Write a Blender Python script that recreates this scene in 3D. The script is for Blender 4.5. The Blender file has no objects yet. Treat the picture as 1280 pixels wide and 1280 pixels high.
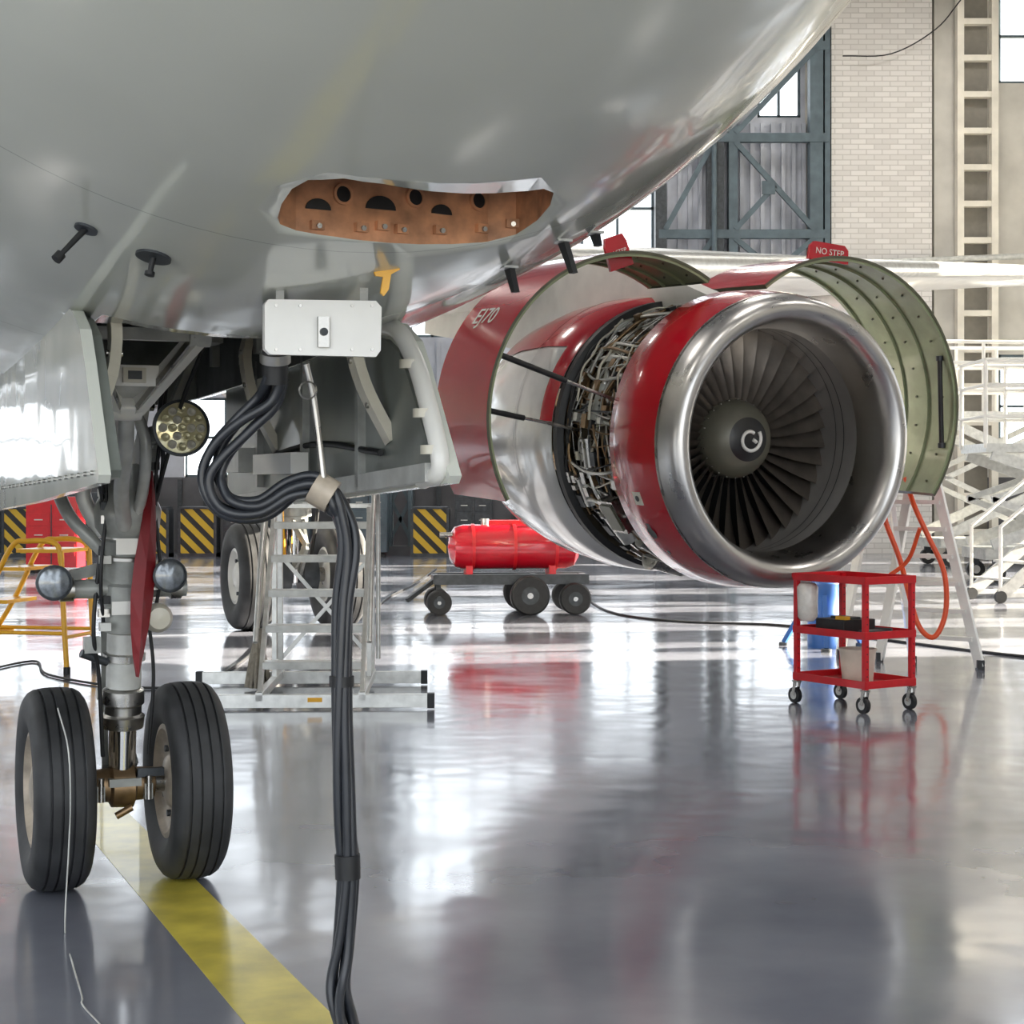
import bpy, math, random
from mathutils import Vector as V, Matrix as Mx
from mathutils.bvhtree import BVHTree
random.seed(7)
PI=math.pi
sc=bpy.context.scene
# ------------------------------------------------------------------ helpers
F=2100.0; CH=1.52; HY=609.0
def at(px,py,d):
    """survey point: world position of a photo feature at real depth d (m)"""
    return V(((px-640)*d/F, d, CH-(py-HY)*d/F))
def lin(c):
    return tuple((x/255/12.92 if x/255<=.04045 else ((x/255+.055)/1.055)**2.4) for x in c)
MATS={}
def mat(name,col,rough=.5,metal=0.,coat=0.,var=.08,ns=6.,bump=0.,rvar=0.,crough=.04):
    if name in MATS: return MATS[name]
    m=bpy.data.materials.new(name); m.use_nodes=True
    nt=m.node_tree; b=nt.nodes['Principled BSDF']
    tc=nt.nodes.new('ShaderNodeTexCoord'); n=nt.nodes.new('ShaderNodeTexNoise')
    n.inputs['Scale'].default_value=ns; n.inputs['Detail'].default_value=5
    nt.links.new(tc.outputs['Object'],n.inputs['Vector'])
    r=nt.nodes.new('ShaderNodeValToRGB')
    c=lin(col)
    r.color_ramp.elements[0].position=.3; r.color_ramp.elements[1].position=.7
    r.color_ramp.elements[0].color=tuple(max(0,x*(1-var)) for x in c)+(1,)
    r.color_ramp.elements[1].color=tuple(min(1,x*(1+var)) for x in c)+(1,)
    nt.links.new(n.outputs['Fac'],r.inputs['Fac']); nt.links.new(r.outputs['Color'],b.inputs['Base Color'])
    b.inputs['Roughness'].default_value=rough; b.inputs['Metallic'].default_value=metal
    b.inputs['Coat Weight'].default_value=coat; b.inputs['Coat Roughness'].default_value=crough
    if rvar>0:
        mr=nt.nodes.new('ShaderNodeMapRange'); mr.inputs['To Min'].default_value=max(0,rough-rvar); mr.inputs['To Max'].default_value=rough+rvar
        mr.inputs['From Min'].default_value=.3; mr.inputs['From Max'].default_value=.7
        nt.links.new(n.outputs['Fac'],mr.inputs['Value']); nt.links.new(mr.outputs['Result'],b.inputs['Roughness'])
    if bump>0:
        bp=nt.nodes.new('ShaderNodeBump'); bp.inputs['Strength'].default_value=bump; bp.inputs['Distance'].default_value=.02
        nt.links.new(n.outputs['Fac'],bp.inputs['Height']); nt.links.new(bp.outputs['Normal'],b.inputs['Normal'])
    MATS[name]=m; return m
# materials
SKIN=mat('aircraft_paint',(208,211,202),.16,0,.65,.05,1.2,rvar=.04,crough=.05)
WHITE=mat('white_paint',(226,225,220),.3,0,.3,.07,5)
CREAM=mat('cream_paint',(205,200,184),.35,0,.2,.14,6)
RED=mat('red_gloss',(182,14,36),.2,0,.65,.08,3,crough=.05)
REDM=mat('red_paint',(200,20,32),.36,0,.2,.12,8)
DRED=mat('dark_red_cover',(128,22,30),.5,0,0,.15,10)
SILV=mat('polished_lip',(200,198,196),.31,1,0,.08,4,rvar=.06)
STEEL=mat('steel',(176,174,170),.3,1,0,.25,12,rvar=.1)
CHROME=mat('chrome',(228,228,228),.12,1,0,.03,6)
ALU=mat('aluminium',(206,206,202),.38,.75,0,.13,15)
GREY=mat('gear_grey_paint',(150,152,148),.36,.1,.2,.32,9)
LGREY=mat('light_grey_paint',(190,191,187),.35,.1,.2,.22,9)
DGREY=mat('dark_grey_metal',(66,70,74),.45,.4,0,.3,12)
BLACK=mat('black_rubber',(28,29,31),.5,0,0,.3,20)
HOSE=mat('black_hose',(38,41,47),.38,0,.15,.3,8)
TYRE=mat('tyre_rubber',(50,51,53),.6,0,0,.4,7,.2)
BEIGE=mat('hub_beige',(176,164,148),.45,.1,0,.28,14)
OLIVE=mat('olive_primer',(142,152,120),.38,.1,.2,.18,4)
OLIVED=mat('olive_dark',(92,94,78),.4,.3,.1,.14,8)
SPINM=mat('spinner_olive_grey',(104,102,90),.4,.15,.15,.08,5)
BROWN=mat('rust_primer',(190,138,102),.55,.1,0,.45,14,.2)
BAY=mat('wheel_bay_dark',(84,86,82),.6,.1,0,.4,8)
INNER=mat('door_inner_grey',(122,127,122),.3,.25,.2,.25,4)
BARREL=mat('inlet_barrel',(154,152,150),.38,.4,0,.08,5)
BLADE=mat('fan_blade',(126,118,110),.34,.75,0,.2,6)
BRONZE=mat('bronze_pipe',(140,116,88),.38,.8,0,.35,15)
YEL=mat('yellow_paint',(228,168,34),.4,0,.2,.1,8)
YLINE=mat('yellow_floor_paint',(214,198,84),.28,0,.3,.25,5)
ORANGE=mat('orange_hose',(232,84,36),.4,0,.1,.08,8)
BLUE=mat('blue_paint',(34,84,150),.4,0,.2,.1,8)
PLAS=mat('white_plastic',(220,210,192),.4,0,0,.15,7)
BLUEST=mat('blue_grey_steel',(86,100,108),.5,.2,0,.2,4)
GLASSY=mat('lamp_glass',(232,222,176),.1,.3,.6,.15,30)
PANEL=mat('hangar_panel',(190,194,204),.5,.1,0,.2,1.5)
DARKP=mat('hangar_lower_panel',(92,92,96),.6,.1,0,.3,1.5)
CONC=mat('concrete_paint',(200,197,190),.7,0,0,.16,1.2,.1)
CEIL=mat('ceiling_paint',(128,132,140),.7,0,0,.1,1)
CLOTH=mat('mop_cloth',(150,142,128),.9,0,0,.25,30,.5)
# panel lines on the skin
nt=SKIN.node_tree; bs=nt.nodes['Principled BSDF']
tc=[n for n in nt.nodes if n.type=='TEX_COORD'][0]
sx=nt.nodes.new('ShaderNodeSeparateXYZ'); nt.links.new(tc.outputs['Object'],sx.inputs[0])
mo=nt.nodes.new('ShaderNodeMath'); mo.operation='PINGPONG'; mo.inputs[1].default_value=.71; nt.links.new(sx.outputs['Y'],mo.inputs[0])
lt=nt.nodes.new('ShaderNodeMath'); lt.operation='LESS_THAN'; lt.inputs[1].default_value=.0022; nt.links.new(mo.outputs[0],lt.inputs[0])
mm=nt.nodes.new('ShaderNodeMix'); mm.data_type='RGBA'; mm.inputs['B'].default_value=(.16,.16,.15,1)
ml=nt.nodes.new('ShaderNodeMath'); ml.operation='MULTIPLY'; ml.inputs[1].default_value=.4; nt.links.new(lt.outputs[0],ml.inputs[0])
rp=[n for n in nt.nodes if n.type=='VALTORGB'][0]
nt.links.new(ml.outputs[0],mm.inputs['Factor']); nt.links.new(rp.outputs[0],mm.inputs['A']); nt.links.new(mm.outputs['Result'],bs.inputs['Base Color'])
# skin waviness (oil canning between frames)
nw=nt.nodes.new('ShaderNodeTexNoise'); nw.inputs['Scale'].default_value=2.0; nw.inputs['Detail'].default_value=1.5; nt.links.new(tc.outputs['Object'],nw.inputs['Vector'])
bp=nt.nodes.new('ShaderNodeBump'); bp.inputs['Distance'].default_value=.03; bp.inputs['Strength'].default_value=.3
nt.links.new(nw.outputs['Fac'],bp.inputs['Height']); nt.links.new(bp.outputs[0],bs.inputs['Normal']); nt.links.new(bp.outputs[0],bs.inputs['Coat Normal'])
# hazard stripes
HAZ=bpy.data.materials.new('hazard_stripes'); HAZ.use_nodes=True
nt=HAZ.node_tree; bs=nt.nodes['Principled BSDF']; bs.inputs['Roughness'].default_value=.5
tc=nt.nodes.new('ShaderNodeTexCoord'); sx=nt.nodes.new('ShaderNodeSeparateXYZ'); nt.links.new(tc.outputs['Object'],sx.inputs[0])
ad=nt.nodes.new('ShaderNodeMath'); ad.operation='ADD'; nt.links.new(sx.outputs['X'],ad.inputs[0]); nt.links.new(sx.outputs['Z'],ad.inputs[1])
mo=nt.nodes.new('ShaderNodeMath'); mo.operation='PINGPONG'; mo.inputs[1].default_value=.17; nt.links.new(ad.outputs[0],mo.inputs[0])
lt=nt.nodes.new('ShaderNodeMath'); lt.operation='LESS_THAN'; lt.inputs[1].default_value=.08; nt.links.new(mo.outputs[0],lt.inputs[0])
mm=nt.nodes.new('ShaderNodeMix'); mm.data_type='RGBA'; mm.inputs['A'].default_value=(.65,.42,.03,1); mm.inputs['B'].default_value=(.02,.02,.02,1)
nt.links.new(lt.outputs[0],mm.inputs['Factor']); nt.links.new(mm.outputs['Result'],bs.inputs['Base Color'])
# brick
BRICK=bpy.data.materials.new('whitewashed_brick'); BRICK.use_nodes=True
nt=BRICK.node_tree; bs=nt.nodes['Principled BSDF']; bs.inputs['Roughness'].default_value=.8
tc=nt.nodes.new('ShaderNodeTexCoord'); sx=nt.nodes.new('ShaderNodeSeparateXYZ'); cx=nt.nodes.new('ShaderNodeCombineXYZ')
nt.links.new(tc.outputs['Object'],sx.inputs[0]); nt.links.new(sx.outputs['X'],cx.inputs['X']); nt.links.new(sx.outputs['Z'],cx.inputs['Y'])
bt=nt.nodes.new('ShaderNodeTexBrick'); bt.inputs['Scale'].default_value=1.0
bt.inputs['Brick Width'].default_value=.36; bt.inputs['Row Height'].default_value=.12; bt.inputs['Mortar Size'].default_value=.012
bt.inputs['Color1'].default_value=(.70,.68,.66,1); bt.inputs['Color2'].default_value=(.60,.58,.56,1); bt.inputs['Mortar'].default_value=(.50,.48,.46,1)
nt.links.new(cx.outputs[0],bt.inputs['Vector']); nt.links.new(bt.outputs['Color'],bs.inputs['Base Color'])
bp=nt.nodes.new('ShaderNodeBump'); bp.inputs['Distance'].default_value=.02; bp.inputs['Strength'].default_value=.25
nt.links.new(bt.outputs['Fac'],bp.inputs['Height']); bp.invert=True; nt.links.new(bp.outputs[0],bs.inputs['Normal'])
# floor
FLOOR=bpy.data.materials.new('polished_epoxy_floor'); FLOOR.use_nodes=True
nt=FLOOR.node_tree; bs=nt.nodes['Principled BSDF']
tc=nt.nodes.new('ShaderNodeTexCoord')
n1=nt.nodes.new('ShaderNodeTexNoise'); n1.inputs['Scale'].default_value=.8; n1.inputs['Detail'].default_value=5; n1.inputs['Roughness'].default_value=.6
n2=nt.nodes.new('ShaderNodeTexNoise'); n2.inputs['Scale'].default_value=1.3; n2.inputs['Detail'].default_value=2
n3=nt.nodes.new('ShaderNodeTexNoise'); n3.inputs['Scale'].default_value=3.0; n3.inputs['Detail'].default_value=1
for n_ in(n1,n2,n3): nt.links.new(tc.outputs['Object'],n_.inputs['Vector'])
r=nt.nodes.new('ShaderNodeValToRGB'); r.color_ramp.elements[0].position=.28; r.color_ramp.elements[1].position=.72
r.color_ramp.elements[0].color=(.165,.175,.22,1); r.color_ramp.elements[1].color=(.25,.265,.31,1)
nt.links.new(n1.outputs['Fac'],r.inputs['Fac']); nt.links.new(r.outputs[0],bs.inputs['Base Color'])
mr=nt.nodes.new('ShaderNodeMapRange'); mr.inputs['To Min'].default_value=.09; mr.inputs['To Max'].default_value=.25
mr.inputs['From Min'].default_value=.33; mr.inputs['From Max'].default_value=.67
nt.links.new(n2.outputs['Fac'],mr.inputs['Value']); nt.links.new(mr.outputs[0],bs.inputs['Roughness'])
bp=nt.nodes.new('ShaderNodeBump'); bp.inputs['Distance'].default_value=.006; bp.inputs['Strength'].default_value=.5
nt.links.new(n3.outputs['Fac'],bp.inputs['Height']); nt.links.new(bp.outputs[0],bs.inputs['Normal']); nt.links.new(bp.outputs[0],bs.inputs['Coat Normal'])
bs.inputs['Coat Weight'].default_value=.5; bs.inputs['Coat Roughness'].default_value=.11

def basis(ax):
    ax=V(ax).normalized()
    u=V((1,0,0)) if abs(ax.x)<.9 else V((0,0,1))
    u=(u-ax*u.dot(ax)).normalized(); return u,ax.cross(u),ax
def cat(pts,n=6):
    pts=[V(p) for p in pts]; q=[pts[0]*2-pts[1]]+pts+[pts[-1]*2-pts[-2]]; out=[]
    for i in range(1,len(q)-2):
        a,b,c,d=q[i-1:i+3]
        for k in range(n):
            t=k/n; out.append(.5*((2*b)+(c-a)*t+(2*a-5*b+4*c-d)*t*t+(3*b-a-3*c+d)*t**3))
    out.append(pts[-1]); return out
class B:
    def __init__(s): s.v=[];s.f=[];s.m=[];s.s=[];s.mats=[]
    def mi(s,m):
        if m not in s.mats: s.mats.append(m)
        return s.mats.index(m)
    def add(s,vs,fs,m,sm=False):
        o=len(s.v); k=s.mi(m); s.v+= [tuple(p) for p in vs]
        for f in fs: s.f.append([i+o for i in f]); s.m.append(k); s.s.append(sm)
    def box(s,c,d,m,R=None):
        c=V(c); vs=[]
        for x in(-.5,.5):
            for y in(-.5,.5):
                for z in(-.5,.5):
                    p=V((x*d[0],y*d[1],z*d[2])); vs.append(c+(R@p if R else p))
        s.add(vs,[(0,1,3,2),(4,6,7,5),(0,4,5,1),(2,3,7,6),(0,2,6,4),(1,5,7,3)],m)
    def beam(s,p,q,w,h,m,up=(0,0,1)):
        p=V(p);q=V(q);a=(q-p);L=a.length;a.normalize();up=V(up)
        if abs(a.dot(up))>.98: up=V((0,1,0))
        x=a.cross(up).normalized(); z=x.cross(a); R=Mx((x,a,z)).transposed()
        s.box((p+q)/2,(w,L,h),m,R)
    def cyl(s,p,q,r,m,r2=None,n=20,cap=True):
        p=V(p);q=V(q);r2=r if r2 is None else r2
        u,w,a=basis(q-p); vs=[]
        for P,rr in((p,r),(q,r2)):
            for i in range(n):
                t=2*PI*i/n; vs.append(P+(u*math.cos(t)+w*math.sin(t))*rr)
        s.add(vs,[(i,(i+1)%n,n+(i+1)%n,n+i) for i in range(n)],m,True)
        if cap:
            s.add(vs[:n],[tuple(range(n))],m); s.add(vs[n:],[tuple(range(n))],m)
    def tube(s,pts,r,m,n=10,sm=6):
        pts=cat(pts,sm) if sm>1 else [V(p) for p in pts]
        t=(pts[1]-pts[0]).normalized(); u,w,_=basis(t); vs=[]
        for i,p in enumerate(pts):
            a=(pts[min(i+1,len(pts)-1)]-pts[max(i-1,0)]).normalized()
            u=(u-a*u.dot(a)).normalized(); w=a.cross(u)
            for k in range(n):
                th=2*PI*k/n; vs.append(p+(u*math.cos(th)+w*math.sin(th))*r)
        N=len(pts)
        s.add(vs,[(i*n+k,i*n+(k+1)%n,(i+1)*n+(k+1)%n,(i+1)*n+k) for i in range(N-1) for k in range(n)],m,True)
        s.add(vs[:n],[tuple(range(n))],m); s.add(vs[-n:],[tuple(range(n))],m)
    def lathe(s,prof,o,ax,m,n=48,a0=0,a1=2*PI,uv=None):
        o=V(o)
        if uv: u,w=V(uv[0]),V(uv[1]); a=V(ax).normalized()
        else: u,w,a=basis(ax)
        full=abs(a1-a0-2*PI)<1e-4; cnt=n if full else n+1
        def ring(r,h): return [o+a*h+(u*math.cos(a0+(a1-a0)*i/n)+w*math.sin(a0+(a1-a0)*i/n))*r for i in range(cnt)]
        groups=[[prof[0]]]
        for i in range(1,len(prof)):
            groups[-1].append(prof[i])
            if i<len(prof)-1:
                d1=(prof[i][0]-prof[i-1][0],prof[i][1]-prof[i-1][1]); d2=(prof[i+1][0]-prof[i][0],prof[i+1][1]-prof[i][1])
                l=math.hypot(*d1)*math.hypot(*d2)
                if l>0 and (d1[0]*d2[0]+d1[1]*d2[1])/l<.78: groups.append([prof[i]])
        for g in groups:
            vs=[]
            for r,h in g: vs+=ring(r,h)
            fs=[]
            for j in range(len(g)-1):
                for i in range(n):
                    i2=(i+1)%cnt if full else i+1
                    fs.append((j*cnt+i,j*cnt+i2,(j+1)*cnt+i2,(j+1)*cnt+i))
            s.add(vs,fs,m,True)
    def prism(s,pts,ext,m):
        pts=[V(p) for p in pts]; e=V(ext); n=len(pts)
        s.add(pts+[p+e for p in pts],[tuple(range(n)),tuple(range(n,2*n))]+[(i,(i+1)%n,n+(i+1)%n,n+i) for i in range(n)],m)
    def make(s,name,M=None,parent=None,bevel=0):
        me=bpy.data.meshes.new(name); me.from_pydata(s.v,[],s.f)
        for m in s.mats: me.materials.append(m)
        me.polygons.foreach_set('material_index',s.m); me.polygons.foreach_set('use_smooth',s.s)
        me.validate(); me.update()
        o=bpy.data.objects.new(name,me); sc.collection.objects.link(o)
        if M is not None: o.matrix_world=M
        if bevel:
            b=o.modifiers.new('bevel','BEVEL'); b.width=bevel; b.segments=2; b.limit_method='ANGLE'; b.angle_limit=.9
        return o
def empty(name,M):
    e=bpy.data.objects.new(name,None); e.matrix_world=M; sc.collection.objects.link(e)
    bpy.context.view_layer.update(); return e
def child(b,name,par,bevel=0):
    o=b.make(name,None,None,bevel); o.parent=par; return o   # mesh data is in parent's local frame
# ------------------------------------------------------------------ aircraft frame
AM=Mx.Translation((-1.5,6.45,0))@Mx.Rotation(math.radians(23),4,'Z')
AI=AM.inverted(); CAMW=V((0,0,CH)); CL=AI@CAMW
def loc(px,py,d): return AI@at(px,py,d)
airplane=empty('airplane',AM)
CZ=3.82
PR=[(0,-.5,-.5,0),(.05,-.34,-.68,.17),(.2,-.13,-.92,.42),(.5,.12,-1.16,.70),(1.0,.42,-1.42,1.02),(1.6,.75,-1.62,1.30),(2.3,1.15,-1.775,1.56),(3.0,1.55,-1.87,1.74),
(4,1.85,-1.93,1.88),(5,2.0,-1.96,1.95),(6.5,2.05,-1.98,1.975),(10,2.05,-1.98,1.975),(24,2.05,-1.98,1.975),(28,2.05,-1.6,1.8),(32,1.95,-.7,1.3),(36,1.7,.5,.6),(37.3,1.4,1.0,.15),(37.5,1.2,1.2,0)]
def hermite(k,x):
    X=[p[0] for p in PR]; Y=[p[k] for p in PR]; n=len(X)
    sl=[(Y[i+1]-Y[i])/(X[i+1]-X[i]) for i in range(n-1)]
    def tan(i):
        if i==0: return sl[0]
        if i==n-1: return sl[-1]
        if sl[i-1]*sl[i]<=0: return 0
        return 2*sl[i-1]*sl[i]/(sl[i-1]+sl[i])
    for i in range(n-1):
        if x<=X[i+1]:
            h=X[i+1]-X[i]; t=(x-X[i])/h
            return (2*t**3-3*t*t+1)*Y[i]+(t**3-2*t*t+t)*h*tan(i)+(-2*t**3+3*t*t)*Y[i+1]+(t**3-t*t)*h*tan(i+1)
    return Y[-1]
ss=[.02,.05,.1,.15,.2,.3,.4,.5]; x=.6
while x<8: ss.append(x); x+=.12
while x<37.2: ss.append(x); x+=.6
ss+=[37.3,37.42]
NS=112; vs=[(0,-5.07,CZ-.5)]; fs=[]
for s_ in ss:
    t,b_,w=hermite(1,s_),hermite(2,s_),hermite(3,s_); zc=(t+b_)/2; c=(t-b_)/2
    for i in range(NS):
        a=2*PI*i/NS; vs.append((w*math.cos(a),s_-5.07,CZ+zc+c*math.sin(a)))
vs.append((0,37.5-5.07,CZ+1.2)); L=len(vs)-1
for i in range(NS):
    fs.append((0,1+(i+1)%NS,1+i)); o=1+(len(ss)-1)*NS; fs.append((L,o+i,o+(i+1)%NS))
for j in range(len(ss)-1):
    for i in range(NS):
        a=1+j*NS; fs.append((a+i,a+(i+1)%NS,a+NS+(i+1)%NS,a+NS+i))
bvh=BVHTree.FromPolygons([V(v) for v in vs],fs)
def hit(px,py,tree=None):
    d=(loc(px,py,10)-CL).normalized()
    h=(tree or bvh).ray_cast(CL,d)
    return h[0],h[1]
fb=B(); fb.add(vs,fs,SKIN,True)
fus=fb.make('fuselage')
import bmesh
def recalc(o):
    bm=bmesh.new(); bm.from_mesh(o.data); bmesh.ops.recalc_face_normals(bm,faces=bm.faces); bm.to_mesh(o.data); bm.free()
recalc(fus)
hole=[(347,272),(352,255),(365,236),(385,225),(430,223),(480,230),(530,238),(590,242),(640,240),(680,236),(692,241),(688,256),(672,275),(645,293),(610,302),(550,305),(480,303),(420,296),(370,288),(350,280)]
hp=[]
for p in hole:
    h,_=hit(*p)
    if h: hp.append(h)
c1=B(); c1.prism([(h.x,h.y,1.6) for h in hp],(0,0,1.25),BROWN); co1=c1.make('cut1'); recalc(co1)
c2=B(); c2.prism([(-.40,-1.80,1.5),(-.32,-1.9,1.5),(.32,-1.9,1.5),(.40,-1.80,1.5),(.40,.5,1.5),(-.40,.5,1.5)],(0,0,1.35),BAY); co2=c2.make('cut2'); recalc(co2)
for co in(co1,co2):
    md=fus.modifiers.new('b','BOOLEAN'); md.operation='DIFFERENCE'; md.object=co; md.solver='EXACT'; md.material_mode='TRANSFER'
dg=bpy.context.evaluated_depsgraph_get(); nm=bpy.data.meshes.new_from_object(fus.evaluated_get(dg))
fus.modifiers.clear(); fus.data=nm
for co in(co1,co2): bpy.data.objects.remove(co)
for p in nm.polygons:
    p.use_smooth = nm.materials[p.material_index]==SKIN
fus.parent=airplane
bvh2=BVHTree.FromPolygons([v.co for v in nm.vertices],[tuple(p.vertices) for p in nm.polygons])
# cavity frame : lightening holes and brackets on the aft wall
b=B()
for (px,py,r) in [(428,243,.018),(518,247,.018),(597,251,.018),(397,262,.03),(475,262,.038),(551,268,.028)]:
    h,n=hit(px,py,bvh2)
    if h:
        if n.dot(CL-h)<0: n=-n
        if r<.02: b.cyl(h-n*.001,h+n*.004,r,BLACK,n=24); b.lathe([(r,0),(r,.008),(r+.006,.008),(r+.006,0)],h,n,BROWN,24)
        else:
            up=V((0,0,1)); side=up.cross(n).normalized()
            b.prism([h+side*r*math.cos(t)+up*r*.8*math.sin(t)+n*.002 for t in [PI*i/12 for i in range(13)]],n*.004,BLACK)
for (px,py) in [(395,282),(450,285),(476,283),(500,287),(548,288),(600,286),(640,280)]:
    h,n=hit(px,py,bvh2)
    if h:
        if n.dot(CL-h)<0: n=-n
        side=V((0,0,1)).cross(n).normalized()
        R=Mx((side,n,V((0,0,1)))).transposed()
        b.box(h,(.03,.03,.02),BROWN,R); b.cyl(h,h+n*.022+V((0,0,-.003)),.006,STEEL,n=10)
child(b,'access_cavity_fittings',airplane)
# wheel bay interior pipes & ribs
b=B()
for i in range(18):
    x=random.uniform(-.36,.36); z=random.uniform(2.1,2.7); r=random.uniform(.008,.022)
    pts=[(x+random.uniform(-.04,.04),y,z+random.uniform(-.05,.05)) for y in(-1.8,-1.3,-.7,-.1,.45)]
    b.tube(pts,r,random.choice([STEEL,BLACK,DGREY,BRONZE,GREY]),8,4)
for y in(-1.6,-1.1,-.6,.1):
    b.box((-.385,y,2.3),(.03,.05,.6),GREY); b.box((.385,y,2.3),(.03,.05,.6),GREY); b.box((0,y,2.82),(.8,.05,.05),GREY)
for i in range(10): b.box((random.choice([-1,1])*random.uniform(.2,.34),random.uniform(-1.6,.2),random.uniform(2.05,2.5)),(.1,.16,.12),random.choice([DGREY,GREY,BLACK,LGREY]))
child(b,'nose_bay_fittings',airplane)
# nose gear doors
b=B()
dl=[(-1.78,2.02),(-1.95,1.99),(-2.08,1.93),(-2.16,1.84),(-2.38,1.55),(-2.36,1.53),(-1.2,1.475),(.1,1.43),(.15,2.03)]
b.prism([(-.47,y,z) for y,z in dl],(.03,0,0),SKIN)
for i in range(22): b.cyl((-.478,-2.3+i*.11,1.555-.045*i/22),(-.47,-2.3+i*.11,1.555-.045*i/22),.006,STEEL,n=8)
b.prism([(-.44,y*.98-.02,1.72+(z-1.72)*.93) for y,z in dl],(.03,0,0),INNER)
child(b,'nose_gear_door_left',airplane)
b=B()
b.prism([(.44,y,z) for y,z in dl],(.035,0,0),SKIN)
b.prism([(.425,-1.1+(y+1.1)*.94,1.73+(z-1.73)*.84) for y,z in dl],(.02,0,0),INNER)
edge=[(.43,-1.75,2.0),(.43,-1.98,1.97),(.43,-2.1,1.9),(.43,-2.2,1.8),(.43,-2.34,1.58),(.43,-2.2,1.54)]
b.tube(edge,.026,WHITE,10,5)
for (y,z) in((-2.14,1.86),(-2.25,1.72),(-2.31,1.62)): b.cyl((.415,y,z-.012),(.415,y,z+.012),.03,CREAM,n=14)
b.beam((.42,-2.3,1.56),(.42,-.1,1.46),.04,.05,LGREY)
for y in(-1.7,-1.1,-.5): b.beam((.415,y,1.52),(.415,y,1.98),.03,.03,GREY)
b.tube([(.41,-1.9,1.62),(.41,-1.2,1.66),(.41,-.3,1.6)],.01,BLACK,8)
b.box((.38,-.9,1.60),(.06,.5,.07),WHITE); b.box((.38,-.35,1.62),(.08,.25,.09),LGREY)
child(b,'nose_gear_door_right',airplane)
# gooseneck hinge arms
b=B()
for x,y in((-.40,-1.85),(.40,-1.85),(-.4,-.6),(.4,-.6)):
    sg=1 if x>0 else -1
    pts=cat([(x-sg*.02,y+.1,2.10),(x-sg*.06,y+.02,1.98),(x-sg*.04,y-.04,1.82),(x+sg*.03,y-.08,1.66)],5)
    for i in range(len(pts)-1): b.beam(pts[i],pts[i+1]+(pts[i+1]-pts[i])*.25,.03,.06,CREAM,(0,1,0))
    for k in range(3): p=pts[4+4*k]; b.cyl(p+V((-.022,0,0)),p+V((.022,0,0)),.009,STEEL,n=10)
child(b,'door_hinge_arms',airplane)
# open access panel + receptacle + streamer
b=B()
d=4.15
P=[loc(*p,d) for p in((336,374),(470,376),(477,384),(476,438),(470,446),(338,443),(331,436),(331,380))]
b.prism(P,V((0,.022,0)),WHITE)
c=loc(404,415,d-.01); b.box(c,(.028,.012,.075),STEEL); b.cyl(c+V((0,-.01,.0)),c+V((0,.01,0)),.01,DGREY,n=12)
for px in(345,375,440,465):
    for py in(382,437): q=loc(px,py,d); b.cyl(q+V((0,-.003,0)),q,.004,STEEL,n=8)
for px in(350,455): b.beam(loc(px,378,d+.02),loc(px,362,d-.02),.02,.012,LGREY)
b.cyl(loc(344,385,4.25),loc(344,480,4.28),.033,BLACK,n=16); b.cyl(loc(344,440,4.25),loc(344,452,4.26),.04,STEEL,n=16)
b.prism([loc(*p,d-.12) for p in((466,336),(498,330),(500,337),(489,343),(486,362),(480,370),(476,366),(479,346),(470,345))],V((0,.008,0)),YEL)
child(b,'ground_power_panel',airplane)
# probes / drain masts / antennas on skin
b=B()
def onskin(px,py):
    h,n=hit(px,py)
    if h is None: return None,None
    return h,(n if n.z<0 else -n)
for (px,py,r,L_,tilt) in((108,285,.027,.07,-.035),(192,320,.042,.04,.0)):
    h,n=onskin(px,py)
    if h is None: continue
    b.cyl(h,h+n*.006,r,DGREY,n=24); e=h+n*L_+V((tilt,tilt*.3,0))
    b.cyl(h,e,.008,BLACK,.006,12); b.cyl(e,e+(e-h)*.22,.012,BLACK,n=12)
for (px,py,L_) in((633,333,.07),(700,300,.09),(740,290,.04)):
    h,n=onskin(px,py)
    if h is None: continue
    b.box(h+n*.004,(.04,.06,.006),LGREY)
    b.prism([h+V((0,-.02,0)),h+V((0,.02,0)),h+n*L_+V((0,.035,0)),h+n*L_+V((0,.01,0))],V((.014,0,0)),BLACK)
child(b,'drain_masts_and_probes',airplane)
# wing
b=B()
def wsec(x,y,ch,z,t,n=14):
    up=[];lo=[]
    for i in range(n+1):
        u=(1-math.cos(PI*i/n))/2
        yt=5*t*(.2969*math.sqrt(u)-.126*u-.3516*u*u+.2843*u**3-.1036*u**4)*1.0
        cam=.06*t*4*u*(1-u)
        up.append(V((x,y+u*ch,z+yt*1.05+cam))); lo.append(V((x,y+u*ch,z-yt*.95+cam)))
    return up+lo[::-1][1:-1]
secs=[wsec(1.6,5.4,6.4,3.15,.85),wsec(6.0,7.65,4.3,3.62,.55),wsec(11,10.2,3.1,4.12,.38),wsec(17,13.2,1.6,4.75,.2)]
n=len(secs[0]); allv=[p for s_ in secs for p in s_]
b.add(allv,[(j*n+i,j*n+(i+1)%n,(j+1)*n+(i+1)%n,(j+1)*n+i) for j in range(3) for i in range(n)],WHITE,True)
b.add(secs[-1],[tuple(range(n))],WHITE)
sl=[wsec(2.2,5.66,1.0,3.21,.36,8),wsec(6.0,7.60,.7,3.62,.3,8),wsec(17,13.16,.35,4.75,.12,8)]
n=len(sl[0]); b.add([p for s_ in sl for p in s_],[(j*n+i,j*n+(i+1)%n,(j+1)*n+(i+1)%n,(j+1)*n+i) for j in range(2) for i in range(n)],ALU,True)
for x,y,z in((7.8,10.6,3.55),(11.5,12.2,3.95)):
    b.lathe([(0,-1.6),(.1,-1.3),(.17,-.6),(.18,.2),(.12,1.1),(0,1.7)],(x,y,z),(0,1,0),WHITE,20)
child(b,'wing',airplane)
b=B()
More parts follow.
